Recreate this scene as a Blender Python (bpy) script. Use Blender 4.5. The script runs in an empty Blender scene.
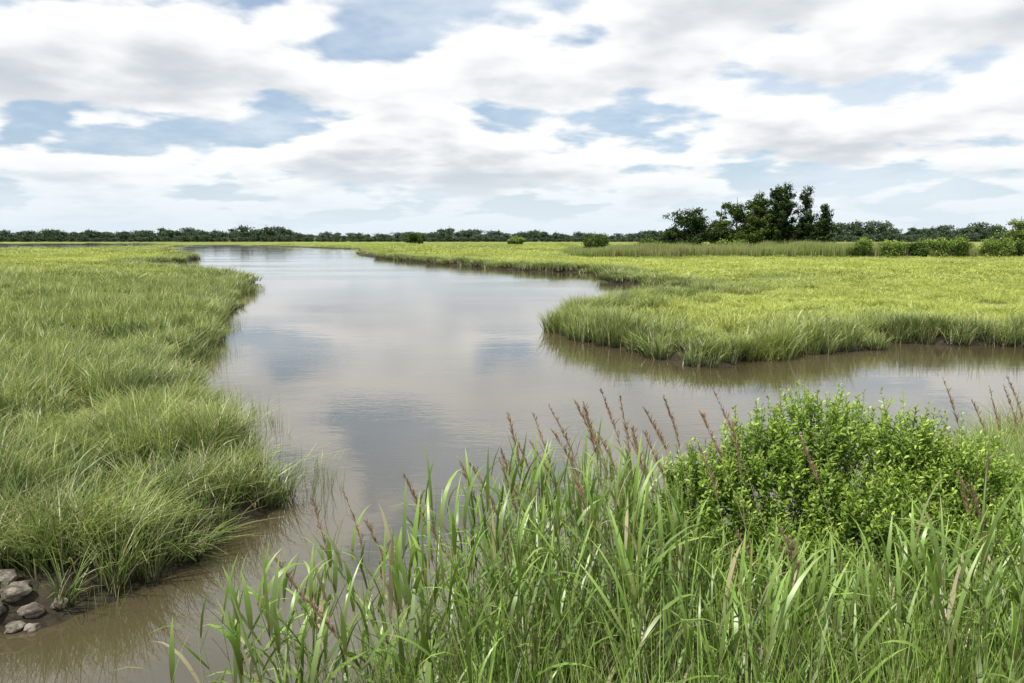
import bpy, math, numpy as np
from mathutils import Vector
rng = np.random.default_rng(7)
scene = bpy.context.scene
COL = scene.collection

# ------------------------------------------------------------------ helpers
TAB = np.random.default_rng(99).random((256, 256))
def vnoise(x, y, s=1.0, seed=0):
    x = np.asarray(x, float)*s + seed*17.3; y = np.asarray(y, float)*s + seed*31.7
    xi = np.floor(x).astype(int); yi = np.floor(y).astype(int)
    fx = x-xi; fy = y-yi
    fx = fx*fx*(3-2*fx); fy = fy*fy*(3-2*fy)
    a = TAB[xi % 256, yi % 256]; b = TAB[(xi+1) % 256, yi % 256]
    c = TAB[xi % 256, (yi+1) % 256]; d = TAB[(xi+1) % 256, (yi+1) % 256]
    return (a*(1-fx)+b*fx)*(1-fy)+(c*(1-fx)+d*fx)*fy
def sstep(a, b, x):
    t = np.clip((x-a)/(b-a), 0, 1); return t*t*(3-2*t)
def unit(v):
    return v/np.maximum(np.linalg.norm(v, axis=-1, keepdims=True), 1e-9)

class MB:
    def __init__(s): s.V=[]; s.F=[]; s.h=[]; s.r=[]; s.m=[]; s.n=0
    def add(s, V, F, h, r, mi=0):
        V = V.reshape(-1,3); F = F.reshape(-1,4)
        s.V.append(V); s.F.append(F+s.n); s.h.append(np.asarray(h).ravel()); s.r.append(np.asarray(r).ravel())
        s.m.append(np.full(len(F), mi, np.int32)); s.n += len(V)
    def ribbons(s, C, S, W, h=None, r=None, mi=0):
        n, K, _ = C.shape
        if S.ndim == 2: S = S[:, None, :]
        V = np.stack([C-S*W[..., None]/2, C+S*W[..., None]/2], axis=2)
        base = (np.arange(n)*K*2)[:, None]; k = np.arange(K-1)[None]*2
        F = np.stack([base+k, base+k+1, base+k+3, base+k+2], axis=-1)
        if h is None: h = np.broadcast_to(np.linspace(0, 1, K)[None], (n, K))
        if r is None: r = rng.random(n)
        s.add(V, F, np.repeat(np.asarray(h)[..., None], 2, 2), np.repeat(np.asarray(r)[:, None], K*2, 1), mi)
    def tubes(s, C, R, sides=4, h=None, r=None, mi=0):
        n, K, _ = C.shape
        T = unit(np.gradient(C, axis=1))
        ref = np.where(np.abs(T[..., 2:3]) > .9, np.array([1., 0, 0]), np.array([0, 0, 1.]))
        A = unit(np.cross(T, ref)); B = np.cross(T, A)
        an = np.arange(sides)*2*np.pi/sides
        V = C[:, :, None]+(A[:, :, None]*np.cos(an)[None, None, :, None]+B[:, :, None]*np.sin(an)[None, None, :, None])*R[:, :, None, None]
        base = (np.arange(n)*K*sides)[:, None, None]; k = (np.arange(K-1)*sides)[None, :, None]
        j = np.arange(sides)[None, None]; j2 = (j+1) % sides
        F = np.stack(np.broadcast_arrays(base+k+j, base+k+j2, base+k+sides+j2, base+k+sides+j), axis=-1)
        if h is None: h = np.broadcast_to(np.linspace(0, 1, K)[None], (n, K))
        if r is None: r = rng.random(n)
        s.add(V, F, np.repeat(np.asarray(h)[..., None], sides, 2), np.repeat(np.asarray(r)[:, None], K*sides, 1), mi)
    def leaves(s, P, L, W, h, r, mi=0, A=None):
        n = len(P)
        if A is None: A = unit(rng.normal(size=(n, 3)))
        B = unit(np.cross(A, rng.normal(size=(n, 3))))
        L = np.broadcast_to(L, (n,))[:, None]; W = np.broadcast_to(W, (n,))[:, None]
        V = np.stack([P-A*L/2, P+B*W/2, P+A*L/2, P-B*W/2], axis=1)
        F = np.arange(n*4).reshape(n, 4)
        s.add(V, F, np.repeat(np.asarray(h)[:, None], 4, 1), np.repeat(np.asarray(r)[:, None], 4, 1), mi)
    def mesh(s, name, mats, smooth=False):
        V = np.concatenate(s.V).astype(np.float32); F = np.concatenate(s.F).astype(np.int32)
        me = bpy.data.meshes.new(name)
        me.vertices.add(len(V)); me.vertices.foreach_set("co", V.ravel())
        me.loops.add(F.size); me.loops.foreach_set("vertex_index", F.ravel())
        me.polygons.add(len(F)); me.polygons.foreach_set("loop_start", np.arange(0, F.size, 4, dtype=np.int32))
        try: me.polygons.foreach_set("loop_total", np.full(len(F), 4, np.int32))
        except Exception: pass
        for m in mats: me.materials.append(m)
        me.polygons.foreach_set("material_index", np.concatenate(s.m))
        me.update(calc_edges=True)
        for nm, d in (("h", s.h), ("r", s.r)):
            at = me.attributes.new(nm, 'FLOAT', 'POINT'); at.data.foreach_set("value", np.concatenate(d).astype(np.float32))
        if smooth: me.polygons.foreach_set("use_smooth", np.ones(len(F), bool))
        return me
    def obj(s, name, mats, link=True, smooth=False):
        o = bpy.data.objects.new(name, s.mesh(name, mats, smooth))
        if link: COL.objects.link(o)
        return o

def N(nt, typ, **kw):
    n = nt.nodes.new(typ)
    for k, v in kw.items():
        if k == 'inp':
            for a, b in v.items(): n.inputs[a].default_value = b
        else: setattr(n, k, v)
    return n
def mathn(nt, op, a, b=None, clamp=False):
    n = nt.nodes.new('ShaderNodeMath'); n.operation = op; n.use_clamp = clamp
    for i, v in enumerate((a, b)):
        if v is None: continue
        if isinstance(v, (int, float)): n.inputs[i].default_value = v
        else: nt.links.new(v, n.inputs[i])
    return n.outputs[0]
def mixc(nt, f, a, b):
    n = nt.nodes.new('ShaderNodeMix'); n.data_type = 'RGBA'
    for i, v in ((0, f), (6, a), (7, b)):
        if isinstance(v, (int, float)): n.inputs[i].default_value = v
        elif isinstance(v, tuple): n.inputs[i].default_value = (*v, 1) if len(v) == 3 else v
        else: nt.links.new(v, n.inputs[i])
    return n.outputs[2]
def mapr(nt, v, a, b, c=0., d=1., smooth=True):
    n = nt.nodes.new('ShaderNodeMapRange'); n.interpolation_type = 'SMOOTHSTEP' if smooth else 'LINEAR'
    nt.links.new(v, n.inputs[0])
    for i, x in enumerate((a, b, c, d)): n.inputs[i+1].default_value = x
    return n.outputs[0]
def newmat(name):
    m = bpy.data.materials.new(name); m.use_nodes = True; m.node_tree.nodes.clear(); return m, m.node_tree

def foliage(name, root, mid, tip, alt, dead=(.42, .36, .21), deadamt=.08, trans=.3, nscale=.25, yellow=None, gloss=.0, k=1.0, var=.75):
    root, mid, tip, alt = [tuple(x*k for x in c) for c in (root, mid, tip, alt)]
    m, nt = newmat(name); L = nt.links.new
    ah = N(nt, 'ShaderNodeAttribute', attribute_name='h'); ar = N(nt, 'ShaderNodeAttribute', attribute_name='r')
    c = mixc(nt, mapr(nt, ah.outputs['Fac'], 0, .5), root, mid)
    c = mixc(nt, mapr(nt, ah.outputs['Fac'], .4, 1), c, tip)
    if nscale > 0:
        geo = N(nt, 'ShaderNodeNewGeometry')
        no = N(nt, 'ShaderNodeTexNoise', inp={'Scale': nscale, 'Detail': 2.0, 'Roughness': .65}); L(geo.outputs['Position'], no.inputs['Vector'])
        f = mathn(nt, 'MULTIPLY', mapr(nt, no.outputs['Fac'], .40, .64), mapr(nt, ah.outputs['Fac'], 0, .5))
        c = mixc(nt, mathn(nt, 'MULTIPLY', f, .85), c, alt)
    if deadamt > 0:
        c = mixc(nt, mapr(nt, ar.outputs['Fac'], 1-deadamt-.03, 1-deadamt), c, dead)
    if yellow is not None:
        ai = N(nt, 'ShaderNodeAttribute', attribute_name='tint', attribute_type='INSTANCER')
        yc = mixc(nt, mapr(nt, ah.outputs['Fac'], 0, .6), tuple(x*.75 for x in yellow), yellow)
        c = mixc(nt, ai.outputs['Fac'], c, yc)
    r2 = mathn(nt, 'FRACT', mathn(nt, 'MULTIPLY', ar.outputs['Fac'], 13.7))
    br = mathn(nt, 'ADD', mathn(nt, 'MULTIPLY', r2, var), .98-var/2)
    vm = N(nt, 'ShaderNodeVectorMath', operation='SCALE'); L(c, vm.inputs[0]); L(br, vm.inputs['Scale'])
    c = vm.outputs[0]
    p = N(nt, 'ShaderNodeBsdfDiffuse'); L(c, p.inputs['Color']); out = p.outputs[0]
    if trans > 0:
        t = N(nt, 'ShaderNodeBsdfTranslucent'); L(c, t.inputs['Color'])
        mx = N(nt, 'ShaderNodeMixShader'); mx.inputs[0].default_value = trans
        L(out, mx.inputs[1]); L(t.outputs[0], mx.inputs[2]); out = mx.outputs[0]
    if gloss > 0:
        t = N(nt, 'ShaderNodeBsdfGlossy', inp={'Roughness': .42}); t.inputs['Color'].default_value = (1, 1, .95, 1)
        mx = N(nt, 'ShaderNodeMixShader'); mx.inputs[0].default_value = gloss
        L(out, mx.inputs[1]); L(t.outputs[0], mx.inputs[2]); out = mx.outputs[0]
    o = N(nt, 'ShaderNodeOutputMaterial'); L(out, o.inputs[0])
    return m

M_grass = foliage('cordgrass_leaf', (.018, .018, .009), (.13, .20, .036), (.43, .51, .14), (.095, .155, .03), deadamt=.10, nscale=.8, yellow=(.44, .50, .105), gloss=.05, var=.65)  # near-black root colour carries the ambient shade low between the blades
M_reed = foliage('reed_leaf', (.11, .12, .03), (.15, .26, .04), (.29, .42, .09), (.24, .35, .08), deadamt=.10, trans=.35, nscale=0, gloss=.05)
M_plume = foliage('reed_plume', (.36, .27, .18), (.31, .21, .15), (.35, .24, .17), (.26, .19, .12), deadamt=.1, trans=.2, nscale=0)
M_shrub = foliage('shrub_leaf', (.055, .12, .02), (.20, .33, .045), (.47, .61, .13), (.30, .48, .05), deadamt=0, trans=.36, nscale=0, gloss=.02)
M_twig = foliage('green_twig', (.07, .065, .025), (.10, .12, .03), (.14, .20, .035), (.1, .1, .03), deadamt=0, trans=0, nscale=0)
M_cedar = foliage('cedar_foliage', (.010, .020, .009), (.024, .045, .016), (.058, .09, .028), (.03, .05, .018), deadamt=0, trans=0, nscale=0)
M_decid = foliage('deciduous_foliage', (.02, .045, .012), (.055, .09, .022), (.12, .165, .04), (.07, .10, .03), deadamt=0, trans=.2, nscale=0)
M_far = foliage('distant_foliage_hazed', (.038, .060, .045), (.062, .092, .060), (.105, .14, .08), (.042, .062, .04), deadamt=0, trans=0, nscale=0)  # aerial haze is mixed into these bluish, lifted greens
M_bush = foliage('marsh_bush_leaf', (.06, .10, .03), (.15, .22, .05), (.26, .34, .08), (.14, .2, .05), deadamt=0, trans=.25, nscale=0)
M_thick = foliage('reed_thicket_leaf', (.10, .12, .045), (.17, .24, .06), (.28, .35, .11), (.24, .26, .10), deadamt=.1, trans=.2, nscale=.06)
M_wood = foliage('bark', (.12, .09, .065), (.14, .11, .08), (.15, .12, .08), (.17, .14, .10), deadamt=0, trans=0, nscale=0)

# ------------------------------------------------------------------ creek outline (plan, metres; water inside)
W = [(-9,-30),(-9,0),(-7.1,5),(-5.8,7.3),(-5.2,7.9),(-4.75,8.2),(-4.25,8.9),(-4.05,9.8),(-3.95,10.9),(-3.65,11.7),(-3.95,12.6),(-5.0,14.4),(-6.1,16.3),
     (-7.9,19.5),(-9.9,22.6),(-10.6,26.5),(-12.3,32.9),(-15.4,41.6),(-18.6,51.8),(-20.3,61.9),(-22.7,70),(-29,80),(-37,94),(-50,105),
     (-56,120),(-55,136),(-67.7,170),(-106,250),(-150,345),(-175,440),(-140,440),(-95,350),(-62,300),(-50,272),(-40,202),(-24.5,154),(-11.2,124),
     (-1.6,104),(5.7,95),(10.5,90),(9.8,78),(9.2,69.8),(11.2,64.3),(12.7,60.6),(14.5,56.5),(12,53),(8,48.5),(4.7,43),(2.7,38),(2.2,34.5),(2.3,31.9),
     (3.6,29.2),(4.8,27.2),(5.7,24.7),(7.1,25.6),(9.5,26.9),(12.2,28.3),(14.5,30.6),(16.5,29.7),(19.3,29.7),(30,29),(60,26),(90,24),(90,17),(60,18),
     (30,19),(17,18),(12.2,16.6),(8.6,14),(6,11.5),(4,9.4),(2,8),(.2,6.9),(-1.0,5.4),(-1.6,4.2),(-1.8,2),(-1.8,-30)]
POND = [(-420,320),(-320,270),(-240,245),(-175,262),(-145,300),(-170,380),(-240,560),(-340,640),(-470,600)]
def chaikin(P, it):
    P = np.array(P, float)
    for _ in range(it):
        Q = np.roll(P, -1, 0); P = np.stack([P*.75+Q*.25, P*.25+Q*.75], 1).reshape(-1, 2)
    return P
W = chaikin(W, 2); POND = chaikin(POND, 2)
def sdf_poly(x, y, P):
    out = np.empty(len(x)); A = P; B = np.roll(P, -1, 0); D = B-A; DD = (D**2).sum(1)
    for s in range(0, len(x), 20000):
        px = x[s:s+20000, None]; py = y[s:s+20000, None]
        ax = px-A[:, 0]; ay = py-A[:, 1]
        t = np.clip((ax*D[:, 0]+ay*D[:, 1])/DD, 0, 1)
        d = np.sqrt(((ax-t*D[:, 0])**2+(ay-t*D[:, 1])**2).min(1))
        c = (A[:, 1] > py) != (B[:, 1] > py)
        with np.errstate(divide='ignore', invalid='ignore'):
            xi = D[:, 0]*(py-A[:, 1])/np.where(D[:, 1] == 0, 1e-9, D[:, 1])+A[:, 0]
        ins = (np.sum(c & (px < xi), 1) % 2) == 1
        out[s:s+20000] = np.where(ins, -d, d)
    return out
def land_d(x, y):
    x = np.asarray(x, float).ravel(); y = np.asarray(y, float).ravel()
    d = np.minimum(sdf_poly(x, y, W), sdf_poly(x, y, POND))
    amp = np.clip(np.hypot(x, y)/40, .25, 2.0)
    d = d+(vnoise(x, y, 1.1, 1)-.5)*1.0*np.clip(amp*1.5, .5, 1)+(vnoise(x, y, .28, 2)-.5)*1.6*amp*.7
    return d
def ground_z(x, y, d):
    z = np.where(d < 0, -.7*sstep(0, -1.6, d), .30*sstep(0, .45, d)+.12*sstep(.4, 3, d))
    near = sstep(10, 3, y)*sstep(-2.5, -.6, x)
    z = z+near*.62*sstep(.2, 2.2, d)
    z = z+np.where(d > 0, (vnoise(x, y, 1.7, 3)-.5)*.10+(vnoise(x, y, .2, 4)-.5)*.12, 0)
    return z

# ------------------------------------------------------------------ ground sheet
gx = 6*np.sinh(np.linspace(-6.75, 6.75, 520)); gy = 5+8*np.sinh(np.linspace(-2.6, 6.75, 460))
X, Y = np.meshgrid(gx, gy)
d = land_d(X, Y).reshape(X.shape); Z = ground_z(X, Y, d)
nx, ny = len(gx), len(gy)
ii = np.arange(nx*ny).reshape(ny, nx)
mb = MB(); F = np.stack([ii[:-1, :-1], ii[:-1, 1:], ii[1:, 1:], ii[1:, :-1]], -1)
mb.add(np.stack([X, Y, Z], -1), F, np.clip(d, -5, 50), np.zeros(d.size))
m, nt = newmat('marsh_ground'); L = nt.links.new
geo = N(nt, 'ShaderNodeNewGeometry'); ah = N(nt, 'ShaderNodeAttribute', attribute_name='h')
n1 = N(nt, 'ShaderNodeTexNoise', inp={'Scale': .05, 'Detail': 6.0, 'Roughness': .6}); L(geo.outputs['Position'], n1.inputs['Vector'])
mp = N(nt, 'ShaderNodeMapping'); mp.inputs['Scale'].default_value = (.006, .02, 1); L(geo.outputs['Position'], mp.inputs[0])
n2 = N(nt, 'ShaderNodeTexNoise', inp={'Scale': 1.0, 'Detail': 5.0, 'Roughness': .6}); L(mp.outputs[0], n2.inputs['Vector'])
n3 = N(nt, 'ShaderNodeTexNoise', inp={'Scale': 3.0, 'Detail': 6.0, 'Roughness': .7}); L(geo.outputs['Position'], n3.inputs['Vector'])
g = mixc(nt, mapr(nt, n1.outputs['Fac'], .35, .65), (.19, .24, .045), (.30, .33, .06))
g = mixc(nt, mapr(nt, n2.outputs['Fac'], .45, .62), g, (.15, .20, .05))
g = mixc(nt, mathn(nt, 'MULTIPLY', n3.outputs['Fac'], .25), g, (.08, .09, .03))
mud = mixc(nt, mapr(nt, n3.outputs['Fac'], .35, .65), (.020, .017, .011), (.050, .042, .027))  # bank mud, its colour darkened to include the shadow along the waterline
c = mixc(nt, mapr(nt, ah.outputs['Fac'], .5, 6), mud, g)
p = N(nt, 'ShaderNodeBsdfPrincipled', inp={'Roughness': .8, 'Specular IOR Level': .2}); L(c, p.inputs['Base Color'])
bp = N(nt, 'ShaderNodeBump', inp={'Strength': .6, 'Distance': .08}); L(n3.outputs['Fac'], bp.inputs['Height']); L(bp.outputs[0], p.inputs['Normal'])
o = N(nt, 'ShaderNodeOutputMaterial'); L(p.outputs[0], o.inputs[0])
mb.obj('marsh_ground', [m], smooth=True)

# ------------------------------------------------------------------ water sheet
mb = MB(); mb.add(np.array([[-2400, -45, 0], [2400, -45, 0], [2400, 2400, 0], [-2400, 2400, 0.]]), np.array([[0, 1, 2, 3]]), np.zeros(4), np.zeros(4))
m, nt = newmat('creek_water'); L = nt.links.new
geo = N(nt, 'ShaderNodeNewGeometry')
def wn(sc, rot, det):
    mp = N(nt, 'ShaderNodeMapping'); mp.inputs['Scale'].default_value = sc; mp.inputs['Rotation'].default_value = (0, 0, rot)
    L(geo.outputs['Position'], mp.inputs[0])
    n = N(nt, 'ShaderNodeTexNoise', inp={'Scale': 1.0, 'Detail': det, 'Roughness': .55}); L(mp.outputs[0], n.inputs['Vector']); return n.outputs['Fac']
rip = wn((3.5, 8.0, 1), .25, 2.0); sw = wn((.6, 1.3, 1), -.2, 2.0); patch = wn((.035, .10, 1), .1, 3.0)
mud = mixc(nt, mapr(nt, wn((.12, .12, 1), 0, 3.), .35, .65), (.066, .054, .028), (.090, .075, .042))
p = N(nt, 'ShaderNodeBsdfPrincipled', inp={'Roughness': .05, 'IOR': 1.95}); L(mud, p.inputs['Base Color'])
L(mapr(nt, patch, .4, .62, .02, .07), p.inputs['Roughness'])
hgt = mathn(nt, 'ADD', mathn(nt, 'MULTIPLY', rip, mapr(nt, patch, .38, .6, .12, .8)), mathn(nt, 'MULTIPLY', sw, 1.0))
bp = N(nt, 'ShaderNodeBump', inp={'Strength': 1.0, 'Distance': .0042}); L(hgt, bp.inputs['Height']); L(bp.outputs[0], p.inputs['Normal'])
o = N(nt, 'ShaderNodeOutputMaterial'); L(p.outputs[0], o.inputs[0])
mb.obj('creek_water', [m])

# ------------------------------------------------------------------ instancing through geometry nodes
def scatter(name, P, rot, scl, idx, tint, srcs):
    coll = bpy.data.collections.new(name+'_parts')
    for s in srcs: coll.objects.link(s)
    n = len(P); me = bpy.data.meshes.new(name); me.vertices.add(n); me.vertices.foreach_set('co', P.astype(np.float32).ravel())
    for nm, ty, dat in (('rot', 'FLOAT_VECTOR', rot), ('scl', 'FLOAT_VECTOR', scl)):
        a = me.attributes.new(nm, ty, 'POINT'); a.data.foreach_set('vector', dat.astype(np.float32).ravel())
    a = me.attributes.new('idx', 'INT', 'POINT'); a.data.foreach_set('value', idx.astype(np.int32))
    a = me.attributes.new('tint', 'FLOAT', 'POINT'); a.data.foreach_set('value', tint.astype(np.float32))
    me.update(); ob = bpy.data.objects.new(name, me); COL.objects.link(ob)
    g = bpy.data.node_groups.new(name+'_scatter', 'GeometryNodeTree')
    g.interface.new_socket(name='Geometry', in_out='INPUT', socket_type='NodeSocketGeometry')
    g.interface.new_socket(name='Geometry', in_out='OUTPUT', socket_type='NodeSocketGeometry')
    gi = g.nodes.new('NodeGroupInput'); go = g.nodes.new('NodeGroupOutput')
    ci = g.nodes.new('GeometryNodeCollectionInfo'); ci.inputs['Collection'].default_value = coll
    ci.inputs['Separate Children'].default_value = True; ci.inputs['Reset Children'].default_value = True
    ip = g.nodes.new('GeometryNodeInstanceOnPoints'); ip.inputs['Pick Instance'].default_value = True
    def na(nm, ty):
        x = g.nodes.new('GeometryNodeInputNamedAttribute'); x.data_type = ty; x.inputs['Name'].default_value = nm; return x.outputs['Attribute']
    g.links.new(gi.outputs[0], ip.inputs['Points']); g.links.new(ci.outputs[0], ip.inputs['Instance'])
    g.links.new(na('idx', 'INT'), ip.inputs['Instance Index']); g.links.new(na('rot', 'FLOAT_VECTOR'), ip.inputs['Rotation'])
    g.links.new(na('scl', 'FLOAT_VECTOR'), ip.inputs['Scale']); g.links.new(ip.outputs[0], go.inputs[0])
    md = ob.modifiers.new('scatter', 'NODES'); md.node_group = g
    return ob

def tuft(name, n, rad, hmin, hmax, w, segs, bend=(.15, .6), mat=M_grass, spread=.35, clumps=1, crad=.2):
    mb = MB(); a = rng.random(n)*2*np.pi
    cr = rad if clumps == 1 else crad
    rr = cr*np.sqrt(rng.random(n))
    base = np.stack([rr*np.cos(a), rr*np.sin(a), np.full(n, -.03)], 1)
    h = rng.uniform(hmin, hmax, n); la = a+rng.normal(0, .9, n)
    if clumps > 1:
        ci = rng.integers(0, clumps, n); ca = rng.random(clumps)*6.283; cq = rad*np.sqrt(rng.random(clumps))
        base[:, 0] += (cq*np.cos(ca))[ci]; base[:, 1] += (cq*np.sin(ca))[ci]
        h *= rng.uniform(.55, 1.18, clumps)[ci]
    ld = np.stack([np.cos(la), np.sin(la), 0*la], 1)
    if clumps > 1:
        wd_ = rng.random(clumps)*6.283; ld[:, 0] += .6*np.cos(wd_)[ci]; ld[:, 1] += .6*np.sin(wd_)[ci]
    t = np.linspace(0, 1, segs+1); b = rng.uniform(*bend, n)
    lean = rng.uniform(0, spread, n)
    hor = (lean[:, None]*t+b[:, None]*t**2.2)*h[:, None]
    ver = (t-.45*b[:, None]*t**3)*h[:, None]
    C = base[:, None]+ld[:, None]*hor[..., None]; C[..., 2] += ver
    sa = la+np.pi/2+rng.normal(0, .6, n); S = np.stack([np.cos(sa), np.sin(sa), rng.normal(0, .3, n)], 1)
    wd = w*rng.uniform(.6, 1.3, n)[:, None]*np.clip((1-t)**.55, .08, 1)
    mb.ribbons(C, unit(S), wd)
    return mb.obj(name, [mat], link=False)

def sample(y0, y1, dens, slope=.78, off=5):
    wmax = slope*y1+off; n = int(2*wmax*(y1-y0)*dens)
    x = rng.uniform(-wmax, wmax, n); y = rng.uniform(y0, y1, n); k = np.abs(x) < slope*y+off
    return x[k], y[k]

near_t = [tuft('cordgrass_tuft_a%d' % i, 40, .12, .45, 1.1, .014, 4, bend=(.05, .7), spread=.38) for i in range(6)]
near_p = [tuft('cordgrass_patch_a%d' % i, 450, .74, .5, 1.05, .015, 4, bend=(.05, .55), spread=.32, clumps=12, crad=.13) for i in range(6)]
mid_t = [tuft('cordgrass_tuft_b%d' % i, 46, .26, .5, 1.1, .024, 3, bend=(.05, .6), spread=.38) for i in range(4)]
mid_p = [tuft('cordgrass_patch_b%d' % i, 520, 1.3, .5, 1.05, .028, 3, bend=(.05, .5), spread=.28, clumps=18, crad=.34) for i in range(5)]
far_t = [tuft('cordgrass_tuft_c%d' % i, 70, .9, .6, 1.1, .06, 2) for i in range(3)]
far_p = [tuft('cordgrass_patch_c%d' % i, 340, 2.6, .7, 1.05, .06, 2, clumps=40, crad=1.3) for i in range(3)]
vfar_p = [tuft('cordgrass_patch_d%d' % i, 260, 5.5, .7, 1.05, .15, 2, clumps=40, crad=2.6) for i in range(3)]
def grass_zone(name, y0, y1, dens, srcs, dlo, dhi):
    x, y = sample(y0, y1, dens); d = land_d(x, y)
    k = (d > dlo) & (d < dhi) & ~((x > -2.2) & (y < 8.5) & (x < 6)) & (np.hypot(x+5.3, y-8.0) > .48) & (np.hypot(x+5.0, y-7.5) > .4)
    k &= ~((d < .9) & (y < 23) & (vnoise(x, y, 2.2, 31) < .20))
    x, y, d = x[k], y[k], d[k]
    z = np.maximum(ground_z(x, y, d), 0); n = len(x)
    right = sstep(-3, 3, x)*sstep(20, 24, y)
    right = np.maximum(right, sstep(60, 110, y))
    inter = sstep(1.2, 5, d)
    hs = .80+.55*(vnoise(x, y, .35, 5)-.5)+.95*(vnoise(x, y, 1.1, 6)-.5)*(1-.5*right)
    hs = hs*(1-.50*inter*right)*(1-.12*inter)
    hs *= 1+.30*sstep(1.2, .2, d)*right
    hs *= 1+.45*np.exp(-((x+20)/7)**2-((y-34)/7)**2)
    tint = inter*(.15+.85*right)*(.35+.65*sstep(.1, .7, vnoise(x, y, .06, 8)))
    tint = np.clip(tint*.95+sstep(.55, .9, vnoise(x, y, .25, 9))*.25, 0, 1)
    rot = np.stack([rng.normal(0, .07, n), rng.normal(0, .07, n), rng.random(n)*6.283], 1)
    s = rng.uniform(.85, 1.2, n); scl = np.stack([s, s, np.maximum(hs, .3)*rng.uniform(.85, 1.15, n)], 1)
    return scatter(name, np.stack([x, y, z], 1), rot, scl, rng.integers(0, len(srcs), n), tint, srcs)
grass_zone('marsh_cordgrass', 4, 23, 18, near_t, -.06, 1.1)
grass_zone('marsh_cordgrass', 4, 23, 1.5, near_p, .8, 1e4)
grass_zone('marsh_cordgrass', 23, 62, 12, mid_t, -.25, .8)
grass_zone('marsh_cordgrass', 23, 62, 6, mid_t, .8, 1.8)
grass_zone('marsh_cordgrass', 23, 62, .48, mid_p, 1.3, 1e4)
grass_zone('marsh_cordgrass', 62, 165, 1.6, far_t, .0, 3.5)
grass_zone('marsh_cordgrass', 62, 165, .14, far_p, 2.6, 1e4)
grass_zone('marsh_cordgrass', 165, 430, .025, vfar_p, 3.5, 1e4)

# emergent stalks in the shallows beside the banks
x, y = sample(8, 75, 14); d = sdf_poly(x, y, W)
pm = vnoise(x, y, .45, 12)
k = (d > -1.2) & (d < 0) & (pm > .57) & (x < -2) & (rng.random(len(x)) < .5)
x, y = x[k], y[k]; n = len(x)
em = [tuft('emergent_tuft_%d' % i, 8, .16, .4, 1.0, .011, 4, bend=(0, .3), spread=.2) for i in range(3)]
scatter('emergent_cordgrass', np.stack([x, y, np.full(n, -.12)], 1), np.stack([0*x, 0*x, rng.random(n)*6.28], 1),
        np.stack([np.ones(n), np.ones(n), rng.uniform(.6, 1, n)], 1), rng.integers(0, 3, n), rng.random(n)*.2, em)

# tall reed thicket in front of the grove
n = 1400
x = rng.uniform(12, 84, n); y = rng.uniform(146, 176, n)-.05*x
k = land_d(x, y) > 1; x, y = x[k], y[k]; n = len(x)
th = [tuft('reed_clump_%d' % i, 120, 1.0, .6, 1.1, .08, 2, bend=(.05, .25), spread=.12, mat=M_thick) for i in range(3)]
hh = 1.3+1.7*vnoise(x, y, .10, 15)*sstep(12, 30, x)+1.0*vnoise(x, y, .4, 16)
scatter('reed_thicket', np.stack([x, y, np.full(n, .3)], 1), np.stack([0*x, 0*x, rng.random(n)*6.28], 1),
        np.stack([np.ones(n)*1.2, np.ones(n)*1.2, hh], 1), rng.integers(0, 3, n), np.zeros(n), th)

# ------------------------------------------------------------------ trees
def make_tree(name, H, R, kind, nleaf, lsize, mat, link=True, low=.12, fill=1.0):
    mb = MB()
    K = 9; t = np.linspace(0, 1, K)
    wob = rng.normal(0, .02*H, (K, 2)).cumsum(0)*.5; wob[0] = 0
    tr = np.stack([wob[:, 0], wob[:, 1], t*H*.93-.3], 1)
    mb.tubes(tr[None], (H*.02*(1-t)**.8+.03)[None], 6, mi=1)
    nl = 46
    lh = np.sort(rng.uniform(low, .95, nl)); an = np.arange(nl)*2.4+rng.normal(0, .6, nl)
    def prof(u):
        if kind == 'cedar': return np.clip((1.02-u)**.7, 0, 1)*np.clip((u+.25)/.4, .5, 1)
        return np.sqrt(np.clip(1-((u-.42)/.62)**2, 0.02, 1))
    start = np.stack([np.interp(lh*(.95 if kind == 'cedar' else .86), t, tr[:, i]) for i in range(3)], 1)
    ll = R*prof((lh-low)/(1-low))*rng.uniform(.35, 1.25, nl)+.05*R
    up = rng.uniform(.3, 1.1, nl) if kind == 'cedar' else rng.uniform(.0, .5, nl)
    dirs = np.stack([np.cos(an), np.sin(an), up], 1)
    s = np.linspace(0, 1, 5)
    C = start[:, None]+dirs[:, None]*(ll[:, None]*s)[..., None]; C[..., 2] += (ll[:, None]*.15*s**2)
    over = np.maximum(C[..., 2]-H, 0); C[..., 2] -= over*.8
    mb.tubes(C, (ll*.03+.02)[:, None]*(1-.8*s)[None], 4, mi=1)
    wts = (ll+.12*R)/(ll+.12*R).sum(); li = rng.choice(nl, nleaf, p=wts); cl = rng.integers(0, 6, nleaf)
    pos = np.array([.15, .35, .55, .75, .9, 1.05])[cl]
    off = rng.normal(0, 1, (nl, 6, 3))*.07*R
    P = start[li]+dirs[li]*(ll[li]*pos)[:, None]; P[:, 2] -= .8*np.maximum(P[:, 2]-H, 0); P = P+off[li, cl]
    sg = (.11 if kind == 'cedar' else .16)*R*fill
    G = rng.normal(0, 1, (nleaf, 3))*np.array([sg, sg, sg*(1.1 if kind == 'cedar' else .65)])*rng.uniform(.4, 1.2, (nl, 6))[li, cl][:, None]*(1.25-.5*pos)[:, None]
    P = P+G; P[:, 2] = np.maximum(P[:, 2], .05*H*rng.random(nleaf))
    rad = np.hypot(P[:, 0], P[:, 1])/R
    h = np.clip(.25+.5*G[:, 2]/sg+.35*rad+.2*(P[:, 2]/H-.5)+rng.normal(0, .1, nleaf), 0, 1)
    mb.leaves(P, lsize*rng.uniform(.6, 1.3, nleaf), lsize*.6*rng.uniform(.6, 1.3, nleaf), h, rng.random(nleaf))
    return mb.obj(name, [mat, M_wood], link=link)
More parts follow.
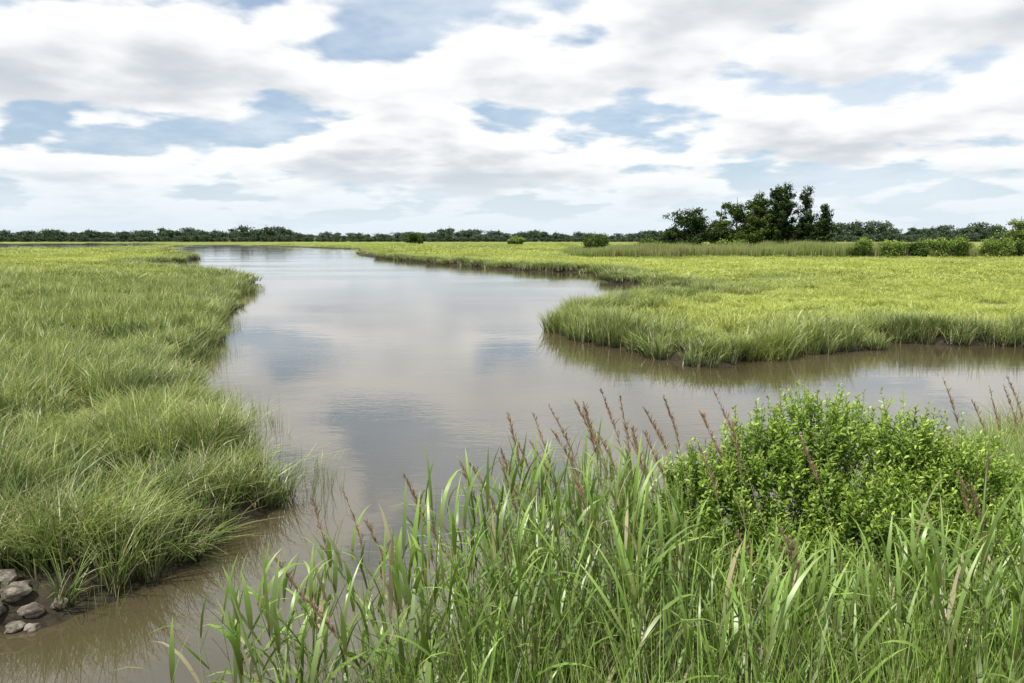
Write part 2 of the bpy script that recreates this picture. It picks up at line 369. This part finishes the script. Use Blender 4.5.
def put(o, x, y, z=.3, rz=0): o.location = (x, y, z); o.rotation_euler[2] = rz
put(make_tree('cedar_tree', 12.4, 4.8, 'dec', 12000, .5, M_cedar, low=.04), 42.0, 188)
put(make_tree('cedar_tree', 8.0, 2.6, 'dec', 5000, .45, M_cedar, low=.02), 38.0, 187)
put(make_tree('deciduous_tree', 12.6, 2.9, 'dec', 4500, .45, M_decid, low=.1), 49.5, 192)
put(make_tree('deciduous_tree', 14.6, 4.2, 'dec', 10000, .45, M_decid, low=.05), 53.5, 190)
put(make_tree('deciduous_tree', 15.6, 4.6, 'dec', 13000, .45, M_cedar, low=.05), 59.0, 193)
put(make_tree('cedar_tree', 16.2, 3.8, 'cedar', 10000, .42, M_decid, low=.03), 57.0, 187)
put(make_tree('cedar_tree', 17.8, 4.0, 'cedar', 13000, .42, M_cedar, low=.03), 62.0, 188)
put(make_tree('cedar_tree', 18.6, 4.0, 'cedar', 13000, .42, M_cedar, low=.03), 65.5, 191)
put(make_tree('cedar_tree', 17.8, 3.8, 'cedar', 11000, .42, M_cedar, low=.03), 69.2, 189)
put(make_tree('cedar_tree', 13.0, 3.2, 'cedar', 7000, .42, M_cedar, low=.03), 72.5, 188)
put(make_tree('deciduous_tree', 8.8, 3.2, 'dec', 2600, .4, M_bush, low=.3), 95.5, 152)
put(make_tree('deciduous_tree', 7.5, 2.6, 'dec', 2000, .4, M_decid, low=.3), 100, 156)
def make_bush(name, H, R, n, ls, mat):
    mb = MB(); nl = 14
    an = rng.random(nl)*6.28; rr = R*.7*np.sqrt(rng.random(nl)); cc = np.stack([rr*np.cos(an), rr*np.sin(an), H*rng.uniform(.2, .78, nl)], 1)
    s = np.linspace(0, 1, 4); mb.tubes(cc[:, None]*s[None, :, None], np.broadcast_to((.06*(1-.7*s))[None], (nl, 4)).copy(), 4, mi=1)
    li = rng.integers(0, nl, n); G = unit(rng.normal(size=(n, 3)))*rng.uniform(.4, 1.15, n)[:, None]*np.array([R*.36, R*.36, H*.26])
    P = cc[li]+G; P[:, 2] = np.maximum(P[:, 2], .1)
    h = np.clip(.4+.5*G[:, 2]/(H*.28)+rng.normal(0, .1, n), 0, 1)
    mb.leaves(P, ls*rng.uniform(.6, 1.3, n), ls*.6, h, rng.random(n))
    return mb.obj(name, [mat, M_wood])
for (x, y, H, R, mt) in [(16.5, 165, 5.0, 3.4, M_decid), (66, 140, 3.4, 3.4, M_bush), (62, 143, 3.8, 2.6, M_bush), (71, 141, 3.0, 3.0, M_decid), (74, 144, 3.6, 3.0, M_bush), (78, 142, 4.2, 3.4, M_bush), (82, 146, 3.4, 3.4, M_decid),
                         (85, 141, 3.8, 3.2, M_bush), (88.5, 143, 4.0, 3.2, M_decid), (92, 144, 3.6, 3.0, M_bush), (97, 146, 4.4, 4.0, M_bush), (30, 172, 3.6, 4, M_decid), (48, 176, 4.2, 4, M_bush),
                         (-52, 425, 7.0, 5, M_decid), (2, 400, 4.5, 5, M_bush), (33, 300, 3.5, 5, M_bush)]:
    put(make_bush('marsh_shrub', H, R, 2200, .38 if y < 200 else .8, mt), x, y)

# distant treeline
ft = [make_tree('far_tree_%d' % i, 16, rr_, 'dec', 1300, 1.5, M_far, link=False, low=.02, fill=1.35) for i, rr_ in enumerate((5.5, 7.0, 6.5, 7.5))]
P = []; SC = []
ua = np.array([-.85, -.64, -.47, -.455, -.385, -.375, -.35, -.34, -.28, -.27, -.10, -.09, .03, .05, .19, .38, .40, .64, .85])
uh = np.array([12, 12, 11, 18, 16, 11, 11, 18, 17, 10, 10, 15, 14, 11, 11, 13, 19, 18, 18.])
for row, (dist, hm) in enumerate(((800, 1.0), (850, 1.0), (760, .5))):
    u = np.arange(-.9, .9, 7.0/dist); u = u+rng.normal(0, 2/dist, len(u))
    hh = np.interp(u, ua, uh)*hm*rng.uniform(.6, 1.12, len(u))*(.7+.6*vnoise(u*dist, 0*u+row*9, .02, 20))
    yy = dist+rng.normal(0, 8, len(u)); P.append(np.stack([u*yy, yy, np.full(len(u), .2)], 1)); SC.append(hh/16)
P = np.concatenate(P); SC = np.concatenate(SC); n = len(P)
scatter('distant_treeline', P, np.stack([np.zeros(n), np.zeros(n), rng.random(n)*6.28], 1), np.stack([.35+SC*.65, .35+SC*.65, SC], 1),
        rng.integers(0, 4, n), np.zeros(n), ft)

# ------------------------------------------------------------------ foreground reeds
def gz(x, y): return ground_z(x, y, land_d(x, y))
def reed_stems(mb, x, y, ztop, leafL=(.32, .60), nleaf=8, lw=.020):
    n = len(x); z0 = gz(x, y); z0 = np.maximum(z0, -.1); H = np.maximum(ztop-z0, .5)
    K = 8; t = np.linspace(0, 1, K)
    la = rng.normal(math.pi, 1.1, n); ln = np.abs(rng.normal(0, .12, n))+.02
    C = np.stack([x, y, z0], 1)[:, None]+np.stack([np.cos(la)[:, None]*(ln*H)[:, None]*t**1.6, np.sin(la)[:, None]*(ln*H)[:, None]*t**1.6, H[:, None]*t*.88], -1)
    rs = rng.random(n)
    mb.tubes(C, np.broadcast_to(.0042*(1-.65*t)[None], (n, K)).copy(), 4, r=rs*.97)
    for j in range(nleaf):
        f = .22+.76*j/(nleaf-1)+rng.normal(0, .03, n); f = np.clip(f, .15, .99)
        P0 = np.stack([np.array([np.interp(f[i], t, C[i, :, c]) for i in range(n)]) for c in range(3)], 1)
        az = la+(j % 2)*math.pi+rng.normal(0, .7, n)+.6
        Lf = rng.uniform(*leafL, n)*np.where(f > .9, .7, 1); el = np.radians(rng.uniform(45, 80, n)); el = np.where(f > .88, np.radians(rng.uniform(70, 88, n)), el)
        dr = rng.uniform(.0, 1.0, n)**1.4*2.0
        Kl = 7; s = np.linspace(0, 1, Kl)
        th = el[:, None]-dr[:, None]*s**1.6
        ds = Lf[:, None]/(Kl-1)
        hx = np.concatenate([np.zeros((n, 1)), np.cumsum(np.cos(th[:, :-1])*ds, 1)], 1); hz = np.concatenate([np.zeros((n, 1)), np.cumsum(np.sin(th[:, :-1])*ds, 1)], 1)
        Q = P0[:, None]+np.stack([np.cos(az)[:, None]*hx, np.sin(az)[:, None]*hx, hz], -1)
        S = np.stack([-np.sin(az), np.cos(az), rng.normal(0, .35, n)], 1)
        prof = np.array([.45, .85, 1, .92, .7, .4, .03])
        r = rng.random(n); r = np.where(f < .5, r, r*.92)
        mb.ribbons(Q, unit(S), lw*rng.uniform(.45, 1.25, n)[:, None]*prof[None], r=r)
mb = MB()
def slope_top(x, y):
    q = x/y
    return 4-y*np.interp(q, [-.45, -.30, -.15, .0, .10, .20, .28, .45, .62, .9], [.45, .41, .355, .275, .235, .28, .40, .41, .35, .28])
n = 540; x = rng.uniform(-.3, 4.4, n); y = rng.uniform(3.2, 5.1, n)
k = (x < .95*y); x, y = x[k], y[k]
reed_stems(mb, x, y, np.minimum(slope_top(x, y), 3.02)-np.abs(rng.normal(0, .22, len(x))))
n = 60; x = rng.uniform(-1.65, -.2, n); y = rng.uniform(3.5, 5.0, n)
reed_stems(mb, x, y, slope_top(x, y)-np.abs(rng.normal(0, .16, n)), leafL=(.36, .58), lw=.028)
n = 120; x = rng.uniform(.1, 1.3, n); y = rng.uniform(4.8, 6.2, n)
reed_stems(mb, x, y, np.minimum(slope_top(x, y), 2.8)-np.abs(rng.normal(0, .2, n)))
n = 130; x = rng.uniform(3.9, 7.5, n); y = rng.uniform(5.4, 9.5, n)
reed_stems(mb, x, y, np.minimum(slope_top(x, y), 2.5)-np.abs(rng.normal(0, .25, n)))
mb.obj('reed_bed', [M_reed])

fg = [tuft('bank_grass_%d' % i, 60, .16, .7, 1.25, .008, 4, bend=(.05, .4), spread=.16, mat=M_reed) for i in range(4)]
n = 1150; x = rng.uniform(-1.4, 9, n); y = rng.uniform(2.8, 12, n); d = land_d(x, y)
k = (d > .1) & (x < .95*y+.5) & ~((y > 6) & (d > 3.5) & (x < 4)); x, y, d = x[k], y[k], d[k]; n = len(x)
z = ground_z(x, y, d)
hm = np.clip((4-y*.42-z)/1.1, .35, 1.3)*rng.uniform(.75, 1.1, n); hm = np.where(y > 6.5, rng.uniform(.7, 1.0, n), hm)
scatter('bank_grass', np.stack([x, y, z], 1), np.stack([rng.normal(0, .08, n), rng.normal(0, .08, n), rng.random(n)*6.28], 1),
        np.stack([np.ones(n), np.ones(n), hm], 1), rng.integers(0, 4, n), np.zeros(n), fg)

# last year's stalks with feathery plumes
mb = MB()
pl = [(-1.15, 4.5, 2.48), (-.95, 4.5, 2.55), (-.85, 4.6, 2.30), (-.58, 4.5, 2.62), (-1.3, 4.3, 2.2), (-.7, 4.2, 2.15), (-.04, 4.8, 2.70), (-.3, 4.9, 2.6), (.27, 5, 2.94), (.44, 5, 2.96), (.70, 5, 3.0), (.9, 5, 2.9),
      (1.0, 5, 3.0), (1.3, 5, 3.05), (1.4, 4.9, 2.85), (3.3, 6.0, 2.95), (.15, 4.6, 2.8), (.55, 4.6, 2.86), (.8, 4.4, 2.9), (-.45, 4.3, 2.4), (1.1, 4.5, 2.85), (-1.05, 4.0, 2.1), (3.9, 6.4, 2.8), (.35, 4.2, 2.75), (1.18, 4.8, 2.92), (-.15, 4.4, 2.6), (1.75, 4.7, 2.8), (3.6, 6.1, 2.75), (4.2, 6.6, 2.85), (.0, 5.0, 2.88), (.6, 5.2, 3.0), (4.4, 7.0, 2.7), (2.9, 5.0, 2.5)]
for q in range(20):
    tx = rng.uniform(-.3, 3.6); ty = rng.uniform(4.3, 5.3); pl.append((tx, ty, float(slope_top(tx, ty))+rng.uniform(.0, .2)))
for (tx, ty, tz) in pl:
    z0 = max(float(gz(np.array([tx+.35]), np.array([ty]))[0]), -.1); lx = rng.uniform(.2, .65); ly = rng.normal(0, .12)
    t = np.linspace(0, 1, 9)
    C = np.stack([tx+lx*(1-t**1.5), ty+ly*(1-t), z0+(tz-z0)*t], 1)
    C[-1, 0] -= rng.uniform(.0, .05)
    mb.tubes(C[None], (.0036*(1-.6*t))[None], 4, r=np.array([.97]))
    m_ = int(rng.integers(80, 150)); f0 = rng.uniform(.80, .87); f = rng.uniform(f0, 1.0, m_); P0 = np.stack([np.interp(f, t, C[:, c]) for c in range(3)], 1)
    az = rng.normal(math.pi, 1.3, m_); Lb = rng.uniform(.03, .095, m_)*np.clip(1.25-np.abs(f-f0-.06)*7, .3, 1)
    s = np.linspace(0, 1, 4); o_ = rng.uniform(.12, .6, m_)[:, None]
    Q = P0[:, None]+np.stack([np.cos(az)[:, None]*Lb[:, None]*o_*s, np.sin(az)[:, None]*Lb[:, None]*o_*s, Lb[:, None]*(1.0*s-.35*s**2)], -1)
    mb.ribbons(Q, unit(rng.normal(size=(m_, 3))), np.broadcast_to(np.array([.002, .006, .005, .001])[None], (m_, 4)).copy(), r=rng.random(m_)*.9)
mb.obj('dry_reed_plumes', [M_plume])

# ------------------------------------------------------------------ foreground shrub
def shrub(name, lobes, nshoot, base, nstem=22):
    mb = MB(); lob = np.array(lobes); wt = lob[:, 3]**1.8; li = rng.choice(len(lob), nshoot, p=wt/wt.sum())
    dd = unit(rng.normal(size=(nshoot, 3))+np.array([0, -.15, .35])); rr = lob[li, 3]*rng.uniform(.35, 1.0, nshoot)**.6
    P = lob[li, :3]+dd*rr[:, None]*np.array([1, 1, .95])
    D = unit(dd*.5+np.array([0, 0, 1.0])+rng.normal(0, .22, (nshoot, 3)))
    Ls = rng.uniform(.14, .36, nshoot); Ls = np.where(rng.random(nshoot) < .12, Ls*1.6, Ls); s = np.linspace(0, 1, 4)
    P = P-D*Ls[:, None]*.5
    C = P[:, None]+D[:, None]*(Ls[:, None]*s)[..., None]
    mb.tubes(C, np.broadcast_to((.003*(1-.6*s))[None], (nshoot, 4)).copy(), 3, mi=1)
    nlf = 21
    for j in range(nlf):
        f = (j+.5)/nlf; az = j*2.4+rng.random(nshoot)*.6
        up = unit(np.cross(D, np.array([1., .3, 0]))); sd = np.cross(D, up)
        out = up*np.cos(az)[:, None]+sd*np.sin(az)[:, None]
        A = unit(D*rng.uniform(.5, 1.1, nshoot)[:, None]+out*(1.15-.6*f))
        Ll = rng.uniform(.034, .060, nshoot)*(1.1-.35*f)
        p0 = P+D*(Ls*f)[:, None]; k3 = np.array([0, .45, .8, 1.])
        Q = p0[:, None]+A[:, None]*(Ll[:, None]*k3)[..., None]; Q[..., 2] -= (Ll[:, None]*.18*k3**2)
        S = unit(np.cross(A, np.array([0, 0, 1.])+rng.normal(0, .45, (nshoot, 3))))
        wv = Ll[:, None]*np.array([.12, .35, .30, .04])[None]
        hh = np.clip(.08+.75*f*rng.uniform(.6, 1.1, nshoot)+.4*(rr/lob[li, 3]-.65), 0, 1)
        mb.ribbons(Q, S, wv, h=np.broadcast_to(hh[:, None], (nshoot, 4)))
    si = rng.integers(0, nshoot, nstem*6); t = np.linspace(0, 1, 6)
    b = np.array(base)+np.concatenate([rng.normal(0, .16, (len(si), 2)), np.zeros((len(si), 1))], 1)
    e = P[si]; C = b[:, None]*(1-t)[None, :, None]+e[:, None]*t[None, :, None]; C[..., :2] = b[:, None, :2]+(e-b)[:, None, :2]*(t**1.3)[None, :, None]
    mb.tubes(C, np.broadcast_to((.008*(1-.75*t))[None], (len(si), 6)).copy(), 4, mi=1)
    return mb.obj(name, [M_shrub, M_twig])
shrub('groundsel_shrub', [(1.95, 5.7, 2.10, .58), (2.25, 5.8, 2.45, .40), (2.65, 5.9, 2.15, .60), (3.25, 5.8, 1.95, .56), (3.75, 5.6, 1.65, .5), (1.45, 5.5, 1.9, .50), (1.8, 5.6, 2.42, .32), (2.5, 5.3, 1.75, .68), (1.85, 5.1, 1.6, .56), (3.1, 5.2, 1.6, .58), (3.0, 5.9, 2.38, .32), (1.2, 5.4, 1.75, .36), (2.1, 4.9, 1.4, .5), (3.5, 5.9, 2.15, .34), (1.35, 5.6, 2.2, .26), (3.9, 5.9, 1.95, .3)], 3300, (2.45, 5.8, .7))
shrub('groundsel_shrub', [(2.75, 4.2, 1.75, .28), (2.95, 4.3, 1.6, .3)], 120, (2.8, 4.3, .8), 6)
mb = MB(); t = np.linspace(0, 1, 8)
C = np.stack([3.0+.05*np.sin(t*5)+.06*t, 4.9+0*t, .9+1.75*t], 1); mb.tubes(C[None], (.018*(1-.6*t))[None], 5)
for q in range(7):
    f = rng.uniform(.6, .98); b = np.array([np.interp(f, t, C[:, c]) for c in range(3)]); dv = unit(rng.normal(size=3)*np.array([1, 1, .3])+np.array([0, 0, .8]))
    s = np.linspace(0, 1, 4); mb.tubes((b+dv*s[:, None]*.16)[None], (.006*(1-.6*s))[None], 4)
mb.obj('dead_branch', [M_wood])

# shoreline rocks, bottom left
import bmesh
m, nt = newmat('rock'); L = nt.links.new
n1 = N(nt, 'ShaderNodeTexNoise', inp={'Scale': 9.0, 'Detail': 8.0}); geo = N(nt, 'ShaderNodeNewGeometry'); L(geo.outputs['Position'], n1.inputs['Vector'])
p = N(nt, 'ShaderNodeBsdfPrincipled', inp={'Roughness': .85}); L(mixc(nt, mapr(nt, n1.outputs['Fac'], .35, .65), (.08, .066, .05), (.25, .22, .18)), p.inputs['Base Color'])
bp = N(nt, 'ShaderNodeBump', inp={'Strength': .5, 'Distance': .03}); L(n1.outputs['Fac'], bp.inputs['Height']); L(bp.outputs[0], p.inputs['Normal'])
o = N(nt, 'ShaderNodeOutputMaterial'); L(p.outputs[0], o.inputs[0])
bm = bmesh.new()
from mathutils import Matrix, noise
for (x, y, dz, s) in [(-5.28, 8.05, .05, .14), (-5.05, 7.95, .03, .11), (-5.45, 8.15, .05, .12), (-5.45, 7.85, .05, .15), (-5.12, 7.75, .02, .09), (-5.6, 7.6, .04, .16), (-4.85, 8.1, .02, .08), (-4.95, 7.75, .02, .07)]:
    z = max(float(gz(np.array([x]), np.array([y]))[0]), -.03)+dz
    r = bmesh.ops.create_icosphere(bm, subdivisions=3, radius=1)
    for v in r['verts']:
        nn = noise.noise(v.co*1.4+Vector((x*9, y*7, 0)))
        v.co = v.co*(1+.45*nn); v.co.z *= .65
        v.co = v.co*s+Vector((x, y, z))
me = bpy.data.meshes.new('shoreline_rocks'); bm.to_mesh(me); me.materials.append(m); COL.objects.link(bpy.data.objects.new('shoreline_rocks', me))

# ------------------------------------------------------------------ sky, sun
EL = 54; sd = Vector((-.6, -.75, 0)).normalized(); sv = Vector((sd.x*math.cos(math.radians(EL)), sd.y*math.cos(math.radians(EL)), math.sin(math.radians(EL))))
w = bpy.data.worlds.new('World'); scene.world = w; w.use_nodes = True; nt = w.node_tree; nt.nodes.clear(); L = nt.links.new
sky = N(nt, 'ShaderNodeTexSky', sky_type='NISHITA'); sky.sun_disc = False; sky.sun_elevation = math.radians(EL); sky.sun_rotation = math.atan2(sd.x, sd.y)
sky.air_density = 1.0; sky.dust_density = .6
tc = N(nt, 'ShaderNodeTexCoord'); sp = N(nt, 'ShaderNodeSeparateXYZ'); L(tc.outputs['Generated'], sp.inputs[0])
zc = mathn(nt, 'ADD', mathn(nt, 'MAXIMUM', sp.outputs[2], 0.0), .19)
px = mathn(nt, 'DIVIDE', sp.outputs[0], zc); py = mathn(nt, 'DIVIDE', sp.outputs[1], zc)
def cloudn(k, scale, det, off, rough=.55):
    cb = N(nt, 'ShaderNodeCombineXYZ'); L(mathn(nt, 'MULTIPLY', px, k), cb.inputs[0]); L(mathn(nt, 'MULTIPLY', py, k), cb.inputs[1]); cb.inputs[2].default_value = off
    n = N(nt, 'ShaderNodeTexNoise', inp={'Scale': scale, 'Detail': det, 'Roughness': rough}); L(cb.outputs[0], n.inputs['Vector']); return n.outputs['Fac']
def dens(k, det):
    big = cloudn(k, 1.25, 0.0, 3.1, .5); fine = cloudn(k, 3.3, det, 7.7, .47)
    return mathn(nt, 'ADD', mathn(nt, 'MULTIPLY', big, .45), mathn(nt, 'MULTIPLY', fine, .55))
d0 = dens(1.0, 6.0); d1 = dens(.95, 4.0)
mask = mapr(nt, d0, .405, .475)
thick = mapr(nt, d0, .50, .68); above = mapr(nt, d1, .455, .65)
shade = mathn(nt, 'ADD', mathn(nt, 'MULTIPLY', above, .8), mathn(nt, 'MULTIPLY', thick, .2))
ccol = mixc(nt, shade, (10.4, 10.45, 10.4), (6.1, 6.55, 7.1))
wisp = mapr(nt, cloudn(1.0, 1.2, 5.0, 21.0, .65), .42, .70, .1, .65)
base = mixc(nt, .4, sky.outputs[0], (5.0, 6.9, 9.5))
base = mixc(nt, wisp, base, (8.6, 9.3, 10.0))
c = mixc(nt, mask, base, ccol)
hz = mapr(nt, sp.outputs[2], 0.0, .11, .9, 0.0)
c = mixc(nt, hz, c, (7.7, 8.7, 9.5))
bg = N(nt, 'ShaderNodeBackground'); bg.inputs['Strength'].default_value = .1; L(c, bg.inputs['Color'])
o = N(nt, 'ShaderNodeOutputWorld'); L(bg.outputs[0], o.inputs[0])
sl = bpy.data.lights.new('sun', 'SUN'); sl.energy = 5.0; sl.angle = math.radians(.5); sl.color = (1, .95, .86)
so = bpy.data.objects.new('sun', sl); COL.objects.link(so); so.rotation_euler = sv.to_track_quat('Z', 'Y').to_euler()

cam = bpy.data.cameras.new('camera'); cam.lens = 28; cam.sensor_width = 36; cam.clip_end = 9000; cam.clip_start = .05
co = bpy.data.objects.new('camera', cam); COL.objects.link(co); co.location = (0, 0, 4); co.rotation_euler = (math.radians(90-7.4), 0, 0)
scene.camera = co
scene.view_settings.view_transform = 'Standard'; scene.view_settings.look = 'None'; scene.view_settings.exposure = 0
